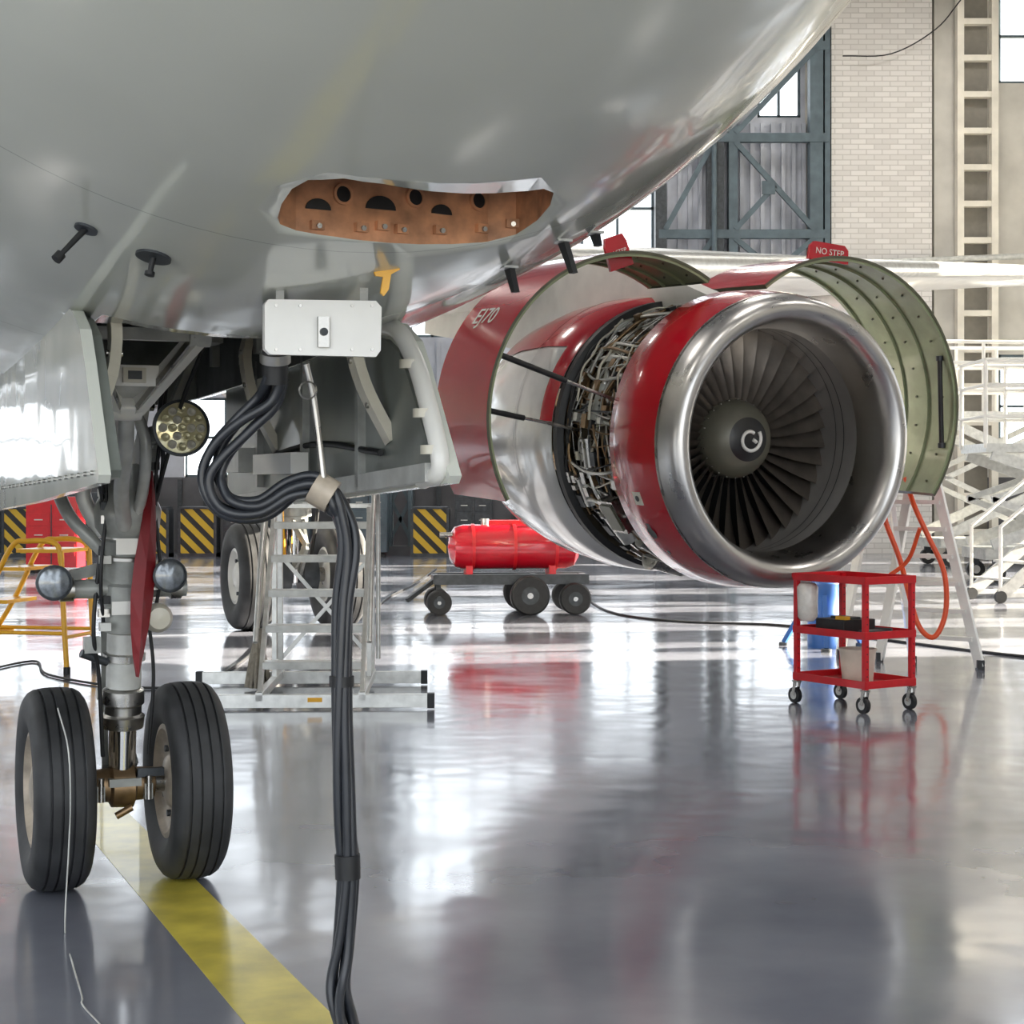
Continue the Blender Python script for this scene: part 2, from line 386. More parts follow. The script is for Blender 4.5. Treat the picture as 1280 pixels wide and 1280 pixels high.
b.lathe([(0,-4.6),(.9,-4.2),(1.5,-3.2),(1.95,-1.6),(2.05,0),(2.05,2.5),(1.7,4.2),(.9,5.4),(0,5.9)],(0,9.6,3.55),(0,1,0),SKIN,64,uv=((1.12,0,0),(0,0,.86)))
child(b,'wing_root_fairing',airplane)

# ------------------------------------------------------------------ wheels
def wheel(b,c,ax,R,W,rim,hubm):
    h=W/2
    def P(r,a): return (r*R,a*h)
    g=[(.985,-.62),(.985,-.56),(.962,-.55),(.962,-.49),(.992,-.48),(1,-.22),(.97,-.21),(.97,-.15),(1,-.14),(1,.14),(.97,.15),(.97,.21),(1,.22),(.992,.48),(.962,.49),(.962,.55),(.985,.56),(.985,.62)]
    prof=[P(rim,-.72),P(rim+.06,-.86),P((rim+.92)/2,-1.0),P(.90,-.93),P(.955,-.8)]+[P(*q) for q in g]+[P(.955,.8),P(.90,.93),P((rim+.92)/2,1.0),P(rim+.06,.86),P(rim,.72)]
    b.lathe(prof,c,ax,TYRE,72)
    for sg in(-1,1):
        b.lathe([(R*(rim+.02),sg*h*.76),(R*(rim-.03),sg*h*.80),(R*(rim-.06),sg*h*.62),(R*(rim-.12),sg*h*.5),(R*.30,sg*h*.42),(R*.24,sg*h*.68),(R*.14,sg*h*.78),(0,sg*h*.8)],c,ax,hubm,48)
        u,w,a=basis(ax)
        for i in range(9):
            t=2*PI*i/9; q=V(c)+(u*math.cos(t)+w*math.sin(t))*R*(rim+.24)/2*.95+a*sg*h*.42
            b.cyl(q,q+a*sg*h*.16,R*.035,DGREY,n=10)
# ------------------------------------------------------------------ nose landing gear
ng=empty('nose_landing_gear',AM)
for i,x in enumerate((-.25,.25)):
    b=B(); wheel(b,(x,0,.382),(1,0,0),.38,.225,.56,BEIGE); child(b,'wheel_%d'%(i+1),ng)
b=B()
T=lambda z:(0,-.19*(z-.38)/1.5,z)
b.cyl((-.3,0,.38),(.3,0,.38),.038,STEEL); b.lathe([(.03,-.13),(.06,-.12),(.065,-.05),(.085,-.04),(.09,.04),(.065,.05),(.06,.12),(.03,.13)],(0,0,.38),(1,0,0),BRONZE,28)
for x in(-.09,.09): b.box((x,-.05,.36),(.03,.07,.06),GREY); b.cyl((x,-.08,.33),(x,-.08,.42),.012,STEEL,n=10)
b.box((0,-.07,.40),(.12,.05,.03),GREY); b.box((.1,-.06,.43),(.1,.03,.03),DGREY)
b.cyl((0,0,.3),(0,0,.36),.03,BRONZE); b.cyl((-.03,-.06,.27),(.03,-.06,.30),.014,BRONZE)
b.cyl(T(.40),T(.66),.052,CHROME,n=32)
b.lathe([(.05,0),(.078,.005),(.082,.05),(.07,.06),(.07,.09),(.08,.10),(.078,.15),(.06,.16)],T(.60),(0,-.125,1),STEEL,32)
b.cyl(T(.76),T(.98),.066,LGREY,n=32); b.lathe([(.066,0),(.08,.005),(.08,.03),(.066,.035)],T(.86),(0,-.125,1),STEEL,32)
b.lathe([(.066,0),(.088,.01),(.09,.12),(.105,.13),(.105,.19),(.09,.20),(.086,.42),(.1,.44),(.1,.5),(.085,.52),(.078,.66),(.06,.72)],T(.97),(0,-.125,1),GREY,32)
b.lathe([(.086,0),(.12,.05),(.125,.12),(.1,.18),(.086,.2)],T(1.32),(0,-.125,1),GREY,28)
b.cyl((-.22,-.13,1.14),(.22,-.13,1.14),.036,GREY,n=24); b.cyl((-.25,-.13,1.14),(-.2,-.13,1.14),.045,STEEL); b.cyl((.16,-.13,1.14),(.2,-.13,1.14),.045,STEEL)
b.lathe([(0,-.08),(.035,-.075),(.055,-.04),(.055,.02),(.04,.05),(0,.055)],(.10,-.19,1.03),(0,-1,0),CREAM,24); b.cyl((.12,-.1,1.03),(0,-.08,1.0),.03,GREY)
for sg in(-1,1):
    b.beam((.055*sg,.06,.98),(.02*sg,.26,.70),.025,.05,GREY); b.beam((.055*sg,.04,.44),(.02*sg,.26,.70),.025,.05,GREY)
b.cyl((-.05,.26,.70),(.05,.26,.70),.025,STEEL)
def lamp(c,r,dep,lens,seg=28,d=(0,-1,0)):
    b.lathe([(0,-dep),(r*.55,-dep*.95),(r*.9,-dep*.35),(r,0),(r*1.06,.004),(r*1.06,.02),(r*.95,.022)],c,d,DGREY,seg)
    q=V(c)+V(d).normalized()*.012; b.lathe([(0,.008),(r*.6,.006),(r*.96,0)],q,d,lens,seg)
TL=mat('taxi_lens',(120,126,132),.15,.5,.8,.4,40)
lamp((-.28,-.2,1.17),.062,.1,TL); lamp((.135,-.24,1.19),.06,.1,TL)
b.beam((-.28,-.14,1.17),(-.08,-.1,1.22),.03,.04,GREY); b.beam((.135,-.18,1.19),(.06,-.1,1.22),.03,.04,GREY)
# landing light with honeycomb lens
lc=V((.14,-.42,1.735)); lamp(lc,.098,.12,GLASSY,36)
for ring,k in((0,1),(.034,6),(.069,12)):
    for i in range(k):
        t=2*PI*i/k; q=lc+V((ring*math.cos(t),-.022,ring*math.sin(t)))
        b.lathe([(.016,0),(.016,.006),(.012,.009),(0,.004)],q,(0,-1,0),GLASSY if (i+k)%2 else CREAM,12)
b.beam(lc+V((0,.08,0)),(.04,-.18,1.70),.05,.06,GREY)
# upper brace: V arms with webbed plate
top=V((-.045,-.3,1.83))
b.lathe([(0,-.075),(.055,-.07),(.06,0),(.055,.07),(0,.075)],top,(1,0,0),LGREY,24)
b.cyl(top+V((-.11,0,0)),top+V((.11,0,0)),.03,STEEL)
yb=-1.0; xc=-.11
tp=V((xc,-.72,1.79))
b.beam(top,tp,.07,.07,LGREY); b.lathe([(0,-.055),(.04,-.05),(.045,0),(.04,.05),(0,.055)],tp,(1,0,0),WHITE,20)
for sg in(-1,1):
    e=V((xc+sg*.19,yb,2.02))
    b.beam(tp+V((.03*sg,-.01,.0)),e,.04,.06,WHITE); b.beam(tp+V((.03*sg,-.045,.0)),e+V((-.02*sg,-.03,.0)),.012,.02,STEEL)
    b.cyl(e+V((-.035,0,0)),e+V((.035,0,0)),.036,LGREY)
    b.beam(T(1.50),top+V((.07*sg,0,.0)),.035,.07,WHITE)
    b.beam((sg*.05,-.1,1.5),(sg*.30,-.05,2.1),.03,.04,GREY)
    b.tube([(sg*.07,-.16,1.35),(sg*.12,-.2,1.6),(sg*.1,-.26,1.85),(sg*.2,-.3,2.15)],.009,BLACK,8)
    b.tube([(sg*.09,-.14,1.0),(sg*.11,-.2,1.2),(sg*.09,-.2,1.5),(sg*.13,-.22,1.9)],.007,BLACK,8)
    b.tube([(sg*.10,-.2,1.5),(sg*.13,-.35,1.72),(sg*.14,-.5,1.86),(sg*.2,-.7,2.1)],.008,BLACK,8)
m1,m2=tp.lerp(V((xc-.19,yb,2.02)),.45),tp.lerp(V((xc+.19,yb,2.02)),.45)
b.beam(m1,m2,.03,.07,WHITE); b.box((m1+m2)/2+V((0,-.03,0)),(.075,.02,.05),CREAM); b.box((m1+m2)/2+V((0,-.042,0)),(.045,.01,.028),DGREY)
b.beam((xc-.19,yb,2.02),(xc+.19,yb,2.02),.035,.04,LGREY)
b.prism([m1+V((.02,-.005,-.02)),m2+V((-.02,-.005,-.02)),tp+V((.02,-.02,.03)),tp+V((-.02,-.02,.03))],(0,.02,0),LGREY)
b.tube([tp,(-.09,-.6,1.66),(-.07,-.4,1.5),(-.02,-.2,1.36)],.028,LGREY,12)
b.tube([(.0,-.3,1.80),(.03,-.33,1.68),(.03,-.27,1.5),(.0,-.2,1.36)],.022,LGREY,12)
b.tube([(-.09,-.12,1.28),(-.2,-.1,1.4),(-.24,-.02,1.5)],.025,GREY,10); b.tube([(-.09,-.1,1.34),(-.16,-.1,1.5),(-.1,-.1,1.62)],.03,LGREY,10)
for i in range(14):
    z=1.0+.05*i; b.box((random.choice([-1,1])*.09,-.16+random.uniform(-.03,.02),z),(.04,.04,.03),random.choice([GREY,STEEL,DGREY,LGREY,BLACK]))
for z in(1.25,1.33,1.45): b.lathe([(.09,0),(.1,.004),(.1,.016),(.09,.02)],T(z),(0,-.125,1),STEEL,28)
b.box((-.02,-.235,1.30),(.08,.004,.06),WHITE); b.box((-.02,-.20,1.07),(.1,.004,.05),WHITE)
b.box((-.13,-.12,.93),(.06,.05,.06),GREY); b.cyl((-.17,-.12,.9),(-.07,-.1,.86),.016,DGREY)
b.tube([(-.1,-.14,1.3),(-.13,-.16,1.0),(-.1,-.1,.8),(-.08,-.06,.5)],.008,BLACK,8); b.tube([(.08,-.14,1.0),(.1,-.12,.8),(.09,-.07,.5)],.007,BLACK,8)
child(b,'strut_assembly',ng)
b=B()
L_=[(1.58,.06,.008),(1.48,.062,.018),(1.36,.056,.03),(1.24,.045,.04),(1.12,.034,.042),(1.0,.024,.034),(.9,.016,.02),(.82,.012,.006)]
vv=[]
for z,x,w in L_:
    y=-.29+.03*math.sin((z-.8)*4)
    vv+=[V((x-w,y+.02,z)),V((x,y-.012,z)),V((x+w,y+.02,z)),V((x,y+.03,z))]
n=len(L_)
b.add(vv,[(j*4+i,j*4+(i+1)%4,(j+1)*4+(i+1)%4,(j+1)*4+i) for j in range(n-1) for i in range(4)]+[(0,1,2,3),(n*4-4,n*4-3,n*4-2,n*4-1)],DRED)
child(b,'red_safety_sleeve',ng)
# ------------------------------------------------------------------ main gear
def maingear(x0):
    e=empty('main_landing_gear',AM)
    for i,x in enumerate((x0-.49,x0+.49)):
        b=B(); wheel(b,(x,11.05,.575),(1,0,0),.575,.42,.5,WHITE); child(b,'wheel_%d'%(i+1),e)
    b=B()
    b.cyl((x0-.4,11.05,.575),(x0+.4,11.05,.575),.08,STEEL); b.cyl((x0,11.05,.5),(x0,11.0,1.25),.09,CHROME,n=28)
    b.cyl((x0,11.02,1.15),(x0,10.9,3.1),.14,LGREY,n=28); b.lathe([(.14,0),(.18,.01),(.18,.1),(.14,.11)],(x0,11.02,1.2),(0,0,1),GREY,28)
    b.beam((x0,11.0,1.9),(x0-1.3*(1 if x0>0 else -1),10.9,3.0),.09,.12,LGREY)
    for s_ in(-1,1):
        b.beam((x0+.06*s_,10.9,1.15),(x0,10.55,.9),.03,.08,GREY); b.beam((x0+.06*s_,11,.6),(x0,10.55,.9),.03,.08,GREY)
    for k in(-.15,.15): b.cyl((x0+k-.08,11.05,.575),(x0+k+.08,11.05,.575),.2,DGREY,n=28)
    b.tube([(x0+.15,10.9,.8),(x0+.2,10.8,1.4),(x0+.16,10.8,2.2)],.02,BLACK,8); b.tube([(x0-.15,10.9,.8),(x0-.2,10.8,1.4),(x0-.16,10.8,2.2)],.02,YEL,8)
    b.box((x0+(.35 if x0>0 else -.35),11.0,2.05),(.04,1.1,1.5),WHITE)
    child(b,'strut_assembly',e)
maingear(3.77); maingear(-3.77)
# ------------------------------------------------------------------ jet engine
EM=AM@Mx.Translation((5.39,3.66,1.84))@Mx.Rotation(math.radians(3.5),4,'Z')@Mx.Rotation(math.radians(3.2),4,'X')
en=empty('jet_engine',EM); UV=((1,0,0),(0,0,1)); Y=(0,1,0); O=(0,0,0)
b=B()
b.lathe([(1.06,.19),(1.045,.12),(1.02,.05),(.98,.01),(.94,0),(.905,.015),(.87,.06),(.845,.14),(.825,.26),(.815,.38)],O,Y,SILV,96,uv=UV)
b.lathe([(.815,.38),(.820,.385),(.83,.55),(.85,.7),(.86,.96)],O,Y,BARREL,96,uv=UV)
b.lathe([(.829,.55),(.829,.56)],O,Y,DGREY,96,uv=UV); b.lathe([(.838,.66),(.838,.668)],O,Y,DGREY,96,uv=UV)
for i in range(72):
    t=2*PI*i/72; p=V((1.061*math.cos(t),.205,1.061*math.sin(t))); b.cyl(p,p+V((.004*math.cos(t),0,.004*math.sin(t))),.006,DGREY,n=6)
child(b,'inlet_lip',en)
b=B()
b.lathe([(1.061,.19),(1.08,.32),(1.10,.5),(1.105,.76),(1.09,.78),(1.06,.78),(.9,.76)],O,Y,RED,96,uv=UV)
b.lathe([(1.0625,.185),(1.066,.205)],O,Y,STEEL,96,uv=UV)
for ang,d_,w_,m_ in((203,.5,.10,CREAM),(215,.52,.05,DGREY),(188,.6,.02,WHITE),(228,.5,.03,DGREY)):
    a=math.radians(ang); n_=V((math.cos(a),0,math.sin(a))); t_=V((-math.sin(a),0,math.cos(a)))
    R=Mx((t_,V((0,1,0)),n_)).transposed(); b.box(n_*1.095+V((0,d_,0)),(w_,w_,.012),m_,R)
a=math.radians(203); n_=V((math.cos(a),0,math.sin(a))); b.cyl(n_*1.095+V((0,.5,0)),n_*1.105+V((0,.5,0)),.022,BLACK,n=16)
a=math.radians(218); n_=V((math.cos(a),0,math.sin(a))); b.lathe([(.0,.0),(.03,.0),(.05,.002)],n_*1.102+V((0,.52,0)),n_,BLACK,20)
child(b,'inlet_cowl',en)
b=B()
for i in range(36):
    base=2*PI*i/36; vs_=[]; NR,NC=7,5
    for j in range(NR):
        f=j/(NR-1); r=.28+f*.575; st=math.radians(28+34*f); chd=.17+.06*f
        for k in range(NC):
            c=k/(NC-1)-.5; ax_=c*chd*math.cos(st)*1.1; tg=c*chd*math.sin(st)+.02*(1-4*c*c)+.05*f*f
            th=base+tg/r; vs_.append((r*math.cos(th),.88+ax_,r*math.sin(th)))
    b.add(vs_,[(j*NC+k,j*NC+k+1,(j+1)*NC+k+1,(j+1)*NC+k) for j in range(NR-1) for k in range(NC-1)],BLADE,True)
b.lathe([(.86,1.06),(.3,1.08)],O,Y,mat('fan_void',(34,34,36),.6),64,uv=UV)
child(b,'fan_blades',en)
b=B()
b.lathe([(.29,.92),(.30,.81),(.29,.76),(.26,.70),(.215,.655),(.165,.625)],O,Y,SPINM,56,uv=UV)
b.lathe([(.165,.625),(.11,.605),(.055,.595),(0,.592)],O,Y,mat('spinner_tip',(20,20,22),.4,.0,.15),56,uv=UV)
def sp(r,t):
    y=.592+ (r*r)*1.2
    return V((r*math.cos(t),y-.006,r*math.sin(t)))
b.tube([sp(.055+.045*i/14,math.radians(60+i*24)) for i in range(15)],.014,WHITE,8,2)
b.tube([sp(.02,math.radians(0)),sp(.055,math.radians(-20))],.014,WHITE,8,2)
for i in range(24):
    t=2*PI*i/24; p=V((.295*math.cos(t),.785,.295*math.sin(t))); b.cyl(p,p+V((0,-.012,0)),.005,STEEL,n=8)
child(b,'spinner',en)
# fan case with accessories
b=B()
b.lathe([(.9,.76),(.96,.78),(.96,.83),(.92,.84),(.92,1.05),(.95,1.06),(.95,1.1),(.92,1.11),(.91,1.4),(.96,1.41),(.96,1.47),(.9,1.48),(.88,1.66),(1.04,1.68),(1.06,1.72),(1.04,1.76)],O,Y,mat('fan_case',(96,88,74),.4,.7,0,.35,10),80,uv=UV)
def ep(r,t,y): return V((r*math.cos(t),y,r*math.sin(t)))
pm=[STEEL,BRONZE,BLACK,DGREY,LGREY,STEEL,ALU,BRONZE,CREAM,DGREY]
for i in range(260):
    t0=math.radians(random.uniform(95,330)); r=random.uniform(.945,1.045); y0=random.uniform(.82,1.62); m_=random.choice(pm); q=random.uniform(.004,.014)
    if random.random()<.6:
        sp_=math.radians(random.uniform(12,60)); n_=6; dy=random.uniform(-.2,.2)
        pts=[ep(r+random.uniform(-.012,.012),t0+sp_*k/n_,min(1.66,max(.8,y0+dy*k/n_+random.uniform(-.02,.02)))) for k in range(n_+1)]
    else:
        pts=[ep(r-.06,t0,.8),ep(r,t0+.03,.9+random.uniform(0,.1)),ep(r,t0+random.uniform(-.1,.1),1.3),ep(r-.05,t0+random.uniform(-.1,.1),1.66)]
    b.tube(pts,q,m_,7,4)
for i in range(110):
    t=math.radians(random.uniform(100,320)); y=random.uniform(.86,1.6); n_=ep(1,t,0); tt=V((-math.sin(t),0,math.cos(t)))
    R=Mx((tt,V((0,1,0)),n_)).transposed(); b.box(n_*random.uniform(.96,1.02)+V((0,y,0)),(random.uniform(.03,.11),random.uniform(.03,.08),random.uniform(.04,.1)),random.choice(pm),R)
for t,y,r_,l_ in((222,1.2,.09,.3),(240,1.0,.07,.4),(255,1.3,.11,.3),(205,1.45,.06,.25),(268,1.1,.08,.3),(190,1.3,.05,.3),(165,1.2,.045,.3)):
    t=math.radians(t); c=ep(.98,t,y); tt=V((-math.sin(t),0,math.cos(t))); b.cyl(c-tt*l_/2,c+tt*l_/2,r_,random.choice([STEEL,GREY,ALU]),n=20); b.cyl(c-tt*l_/2,c-tt*(l_/2-.02),r_*1.15,STEEL,n=20)
t=math.radians(214); n_=ep(1,t,0); tt=V((-math.sin(t),0,math.cos(t))); R=Mx((tt,V((0,1,0)),n_)).transposed(); b.box(n_*1.04+V((0,1.05,0)),(.28,.22,.08),STEEL,R); b.box(n_*1.085+V((0,1.05,0)),(.22,.16,.02),OLIVED,R)
b.lathe([(1.02,1.62),(1.07,1.64),(1.07,1.70),(1.0,1.72)],O,Y,BLACK,80,uv=UV)
child(b,'fan_case_accessories',en)
# reverser cowl and nozzle
b=B()
REV=mat('reverser_cowl',(222,222,221),.17,.4,.55,.05,3)
b.lathe([(1.06,1.74),(1.10,1.8),(1.11,2.2),(1.07,2.7),(.98,3.2),(.90,3.45),(.86,3.45)],O,Y,REV,96,uv=UV)
b.lathe([(1.066,1.735),(1.108,1.8),(1.118,2.2),(1.078,2.7),(.988,3.2)],O,Y,RED,40,math.radians(98),math.radians(142),uv=UV)  # red arcs paint in the red reflection on the upper cowl
b.lathe([(1.068,1.735),(1.108,1.8),(1.111,1.86)],O,Y,RED,60,math.radians(142),math.radians(175),uv=UV)
b.lathe([(1.1135,2.3),(1.111,2.31)],O,Y,DGREY,96,uv=UV)
b.lathe([(.7,3.2),(.62,3.9),(.46,4.5),(.42,4.5)],O,Y,STEEL,64,uv=UV); b.lathe([(.34,4.2),(.2,4.9),(0,5.2)],O,Y,BRONZE,48,uv=UV)
b.lathe([(.86,3.4),(.4,3.3)],O,Y,BAY,48,uv=UV)
child(b,'reverser_and_nozzle',en)
b=B()
b.prism([(-.16,.82,1.0),(-.16,1.7,1.25),(-.16,3.2,1.5),(-.16,6.3,1.35),(-.16,6.3,.95),(-.16,3.6,.7),(-.16,1.2,.8)],(.32,0,0),WHITE)
child(b,'pylon',en,.03)
def cowl(name,sg,phi,t0,t1,r,y0,y1):
    b=B(); H=V((r*math.cos(t0),0,r*math.sin(t0))); ph=math.radians(phi)*sg; n=40
    def rot(p):
        d=p-H; return V((H.x+d.x*math.cos(ph)-d.z*math.sin(ph),p.y,H.z+d.x*math.sin(ph)+d.z*math.cos(ph)))
    def strip(rr,ya,yb_,m,rr2=None):
        vs_=[]
        for i in range(n+1):
            t=t0+(t1-t0)*i/n
            vs_+=[rot(V((rr*math.cos(t),ya,rr*math.sin(t)))),rot(V(((rr2 or rr)*math.cos(t),yb_,(rr2 or rr)*math.sin(t))))]
        b.add(vs_,[(2*i,2*i+1,2*i+3,2*i+2) for i in range(n)],m,True)
    strip(r,y0,y1,RED); strip(r-.02,y0,y1,OLIVE)
    strip(r,y0,y0,OLIVED,rr2=r-.02); strip(r,y1,y1,OLIVED,rr2=r-.02)
    for yy,w in((y0+.01,.04),(y0+.33,.02),(y0+.62,.02),(y1-.06,.04)):
        strip(r-.04,yy,yy+w,OLIVE); strip(r-.02,yy,yy,OLIVE,rr2=r-.04); strip(r-.02,yy+w,yy+w,OLIVE,rr2=r-.04)
    for t in(t0,t1):
        b.add([rot(V((q*math.cos(t),y,q*math.sin(t)))) for q,y in((r,y0),(r,y1),(r-.04,y1),(r-.04,y0))],[(0,1,2,3)],OLIVED)
    for k in range(14):
        t=t0+(t1-t0)*(k+.5)/14
        for y in(y0+.16,y0+.48,y0+.74):
            p=rot(V(((r-.021)*math.cos(t),y,(r-.021)*math.sin(t)))); q=rot(V(((r-.034)*math.cos(t),y,(r-.034)*math.sin(t))))
            b.cyl(p,q,.009,OLIVED,n=8)
    child(b,name,en); return rot
rl,rr_=1.21,1.19
rotL=cowl('fan_cowl_left',-1,41.5,math.radians(101),math.radians(252),rl,.84,1.72)
rotR=cowl('fan_cowl_right',1,49.5,math.radians(79),math.radians(-84),rr_,.80,1.80)
# lettering on the open left cowl
t=math.radians(186); p0=rotL(V((rl*math.cos(t),1.35,rl*math.sin(t)))); p1=rotL(V(((rl+.1)*math.cos(t),1.35,(rl+.1)*math.sin(t)))); nz=(p1-p0).normalized(); xx=V((0,-1,0)); yy=nz.cross(xx)
cu=bpy.data.curves.new('cowl_text','FONT'); cu.body='EJ70'; cu.size=.2; cu.align_x='CENTER'; cu.align_y='CENTER'; cu.extrude=.001; cu.materials.append(WHITE)
to=bpy.data.objects.new('cowl_lettering',cu); sc.collection.objects.link(to); to.parent=en
R4=Mx((xx,yy,nz)).transposed().to_4x4(); to.matrix_local=Mx.Translation(p0+nz*.008)@R4
b=B()
for t,y,q0 in((200,.95,165),(218,1.5,178)):
    t=math.radians(t); p=rotL(V(((rl-.04)*math.cos(t),y,(rl-.04)*math.sin(t)))); q=ep(.97,math.radians(q0),y-.05)
    b.cyl(p,p.lerp(q,.55),.022,BLACK,n=12); b.cyl(p.lerp(q,.5),q,.013,STEEL,n=12)
p=rotR(V(((rr_-.05)*math.cos(math.radians(-28)),.9,(rr_-.05)*math.sin(math.radians(-28))))); q=rotR(V(((rr_-.05)*math.cos(math.radians(-62)),.9,(rr_-.05)*math.sin(math.radians(-62)))))
b.cyl(p,q,.02,BLACK,n=12); b.cyl(p.lerp(q,-.06),p,.03,DGREY,n=10); b.cyl(q,q.lerp(p,-.06),.03,DGREY,n=10)
child(b,'hold_open_rods',en)
def tab(nm,c,w,h,txt,ts,tilt=0):
    b=B(); c=V(c); Rm=Mx.Rotation(tilt,3,'Y')
    b.prism([c+Rm@V(q) for q in((-w/2,0,-h/2),(w/2,0,-h/2),(w/2*.95,0,h/2*.5),(w/2*.75,0,h/2),(-w/2*.75,0,h/2),(-w/2*.95,0,h/2*.5))],(0,.03,0),RED)
    child(b,nm,en)
    cu=bpy.data.curves.new(nm+'_text','FONT'); cu.body=txt; cu.size=ts; cu.align_x='CENTER'; cu.align_y='CENTER'; cu.extrude=.001; cu.materials.append(WHITE)
    t=bpy.data.objects.new(nm+'_lettering',cu); sc.collection.objects.link(t); t.parent=en; t.location=c+V((0,-.006,0)); t.rotation_euler=(PI/2,tilt,0)
p=rotR(V((rr_*math.cos(math.radians(48)),.82,rr_*math.sin(math.radians(48))))); tab('no_step_tab',p+V((.02,0,.03)),.38,.14,'NO STEP',.068,math.radians(4))
p=rotL(V((rl*math.cos(math.radians(125)),.95,rl*math.sin(math.radians(125))))); tab('no_step_tab_b',p+V((-.26,0,.0)),.2,.24,'N STEP',.045,math.radians(-20))

# ------------------------------------------------------------------ hoses
b=B()
path=[at(*p) for p in((344,470,4.28),(335,500,4.3),(305,530,4.3),(275,565,4.3),(264,600,4.3),(283,632,4.3),(325,636,4.3),(365,612,4.3),(400,608,4.3),(424,640,4.3),(436,690,4.3),(430,770,4.3),(427,900,4.3),(430,1020,4.3),(434,1090,4.3),(430,1180,4.3),(424,1240,4.28),(436,1300,4.2))]
path+= [V((-.40,4.05,.06)),V((-.3,3.7,.05)),V((-.1,3.0,.05)),V((.3,1.5,.05)),V((.8,-1,.05))]
pp=cat(path,8); NH=5
for k in range(NH):
    pts=[]
    for i,p in enumerate(pp):
        f=i/8; sp_=.024 if f<9 else .018+.004*math.sin(f*1.9+k)
        ph=2*PI*k/NH+f*.42+.35*math.sin(f*1.3+k*2)
        t=(pp[min(i+1,len(pp)-1)]-pp[max(i-1,0)]).normalized()
        u=(V((0,1,0))-t*t.y); u=u.normalized() if u.length>.3 else V((0,0,1)); w=t.cross(u)
        q=p+(u*math.cos(ph)+w*math.sin(ph))*sp_
        q.z=max(q.z,.014); pts.append(q)
    b.tube(pts,.0125,HOSE,10,1)
for (p,q,r) in((at(392,608,4.3),at(416,622,4.3),.044),(at(434,1068,4.3),at(435,1098,4.3),.033),(at(427,845,4.3),at(427,858,4.3),.032)):
    b.cyl(p,q,r,BEIGE if r>.04 else BLACK,n=20)
b.tube([at(382,455,4.25),at(392,500,4.27),at(400,560,4.28),at(405,605,4.28)],.009,STEEL,8)
b.lathe([(.02,0),(.024,.003),(.02,.006)],at(385,488,4.24),(0,-1,0),STEEL,16)
b.make('ground_power_cable_bundle')
b=B(); b.tube([at(72,885,5.87),at(85,935,5.83),at(88,1000,5.8),at(86,1060,5.82),V((-1.53,5.75,.006)),V((-1.4,5.35,.006)),V((-1.28,5.0,.006)),V((-1.25,4.9,.006)),V((-1.1,4.6,.006)),V((-.95,4.1,.006)),V((-.9,3,.006))],.0028,LGREY,6)
b.make('white_wire')
def fl(px,py): d=CH*F/(py-HY); return V(((px-640)*d/F,d,.012))
b=B(); b.tube([fl(722,738),fl(760,765),fl(850,778),fl(980,783),fl(1100,800),fl(1280,822),fl(1500,840)],.012,BLACK,8); b.make('floor_cable')
b=B(); b.tube([fl(545,712),fl(520,730),fl(490,745),fl(470,760)],.014,BLACK,8); b.make('floor_cable')
b=B(); b.tube([fl(-60,850),fl(40,828),fl(60,845),fl(150,860),fl(240,858),fl(300,830),fl(330,800)],.01,BLACK,8); b.make('floor_cable')

# ------------------------------------------------------------------ red tool cart
CM=Mx.Translation((2.37,11.66,0))@Mx.Rotation(math.radians(32),4,'Z')
cart=empty('tool_cart',CM); b=B(); cw,cl=.47,.72
for sx_ in(-1,1):
    for sy in(-1,1):
        x,y=sx_*(cw/2-.02),sy*(cl/2-.02)
        b.box((x,y,.53),(.035,.035,.76),REDM); b.box((x,y,.155),(.05,.05,.012),STEEL)
        b.cyl((x-.016,y+.02,.055),(x+.016,y+.02,.055),.055,BLACK,n=24); b.cyl((x-.019,y+.02,.055),(x+.019,y+.02,.055),.03,ALU,n=16)
        b.beam((x-.022,y,.15),(x-.022,y+.02,.055),.004,.03,STEEL); b.beam((x+.022,y,.15),(x+.022,y+.02,.055),.004,.03,STEEL); b.cyl((x,y,.12),(x,y,.155),.02,STEEL,n=12)
        for z in(.25,.3,.35,.4,.45,.6,.65,.7,.75,.8): b.cyl((x,y-.019,z),(x,y-.017,z),.005,BLACK,n=8)
for z,h in((.17,.05),(.5,.05),(.87,.05)):
    b.box((0,0,z),(cw,cl,.008),REDM)
    for sx_ in(-1,1): b.box((sx_*cw/2,0,z+h/2-.002),(.008,cl,h),REDM)
    for sy in(-1,1): b.box((0,sy*cl/2,z+h/2-.002),(cw,.008,h),REDM)
b.box((0,cl/2-.0,.9),(cw,.03,.03),REDM)
child(b,'frame',cart,.003)
b=B(); b.box((0,.08,.56),(.3,.28,.09),BLACK); b.box((0,.08,.61),(.1,.2,.02),DGREY); b.box((-.1,.0,.615),(.05,.1,.03),YEL); b.cyl((.06,-.15,.53),(.12,-.25,.53),.025,DGREY,n=12); b.box((-.02,-.2,.525),(.16,.1,.04),DGREY); child(b,'tool_box',cart,.006)
b=B(); b.lathe([(0,.0),(.105,.0),(.125,.21),(.132,.21),(.132,.225),(.12,.225),(.1,.02)],(.02,-.02,.178),(0,0,1),PLAS,32); child(b,'bucket',cart)
b=B(); b.lathe([(.045,0),(.07,.03),(.075,.24),(.06,.26),(.045,.27)],(-.17,.28,.58),(0,0,1),mat('clear_bag',(220,214,206),.2,0,.2,.1,20,.4),20); child(b,'plastic_bag',cart)

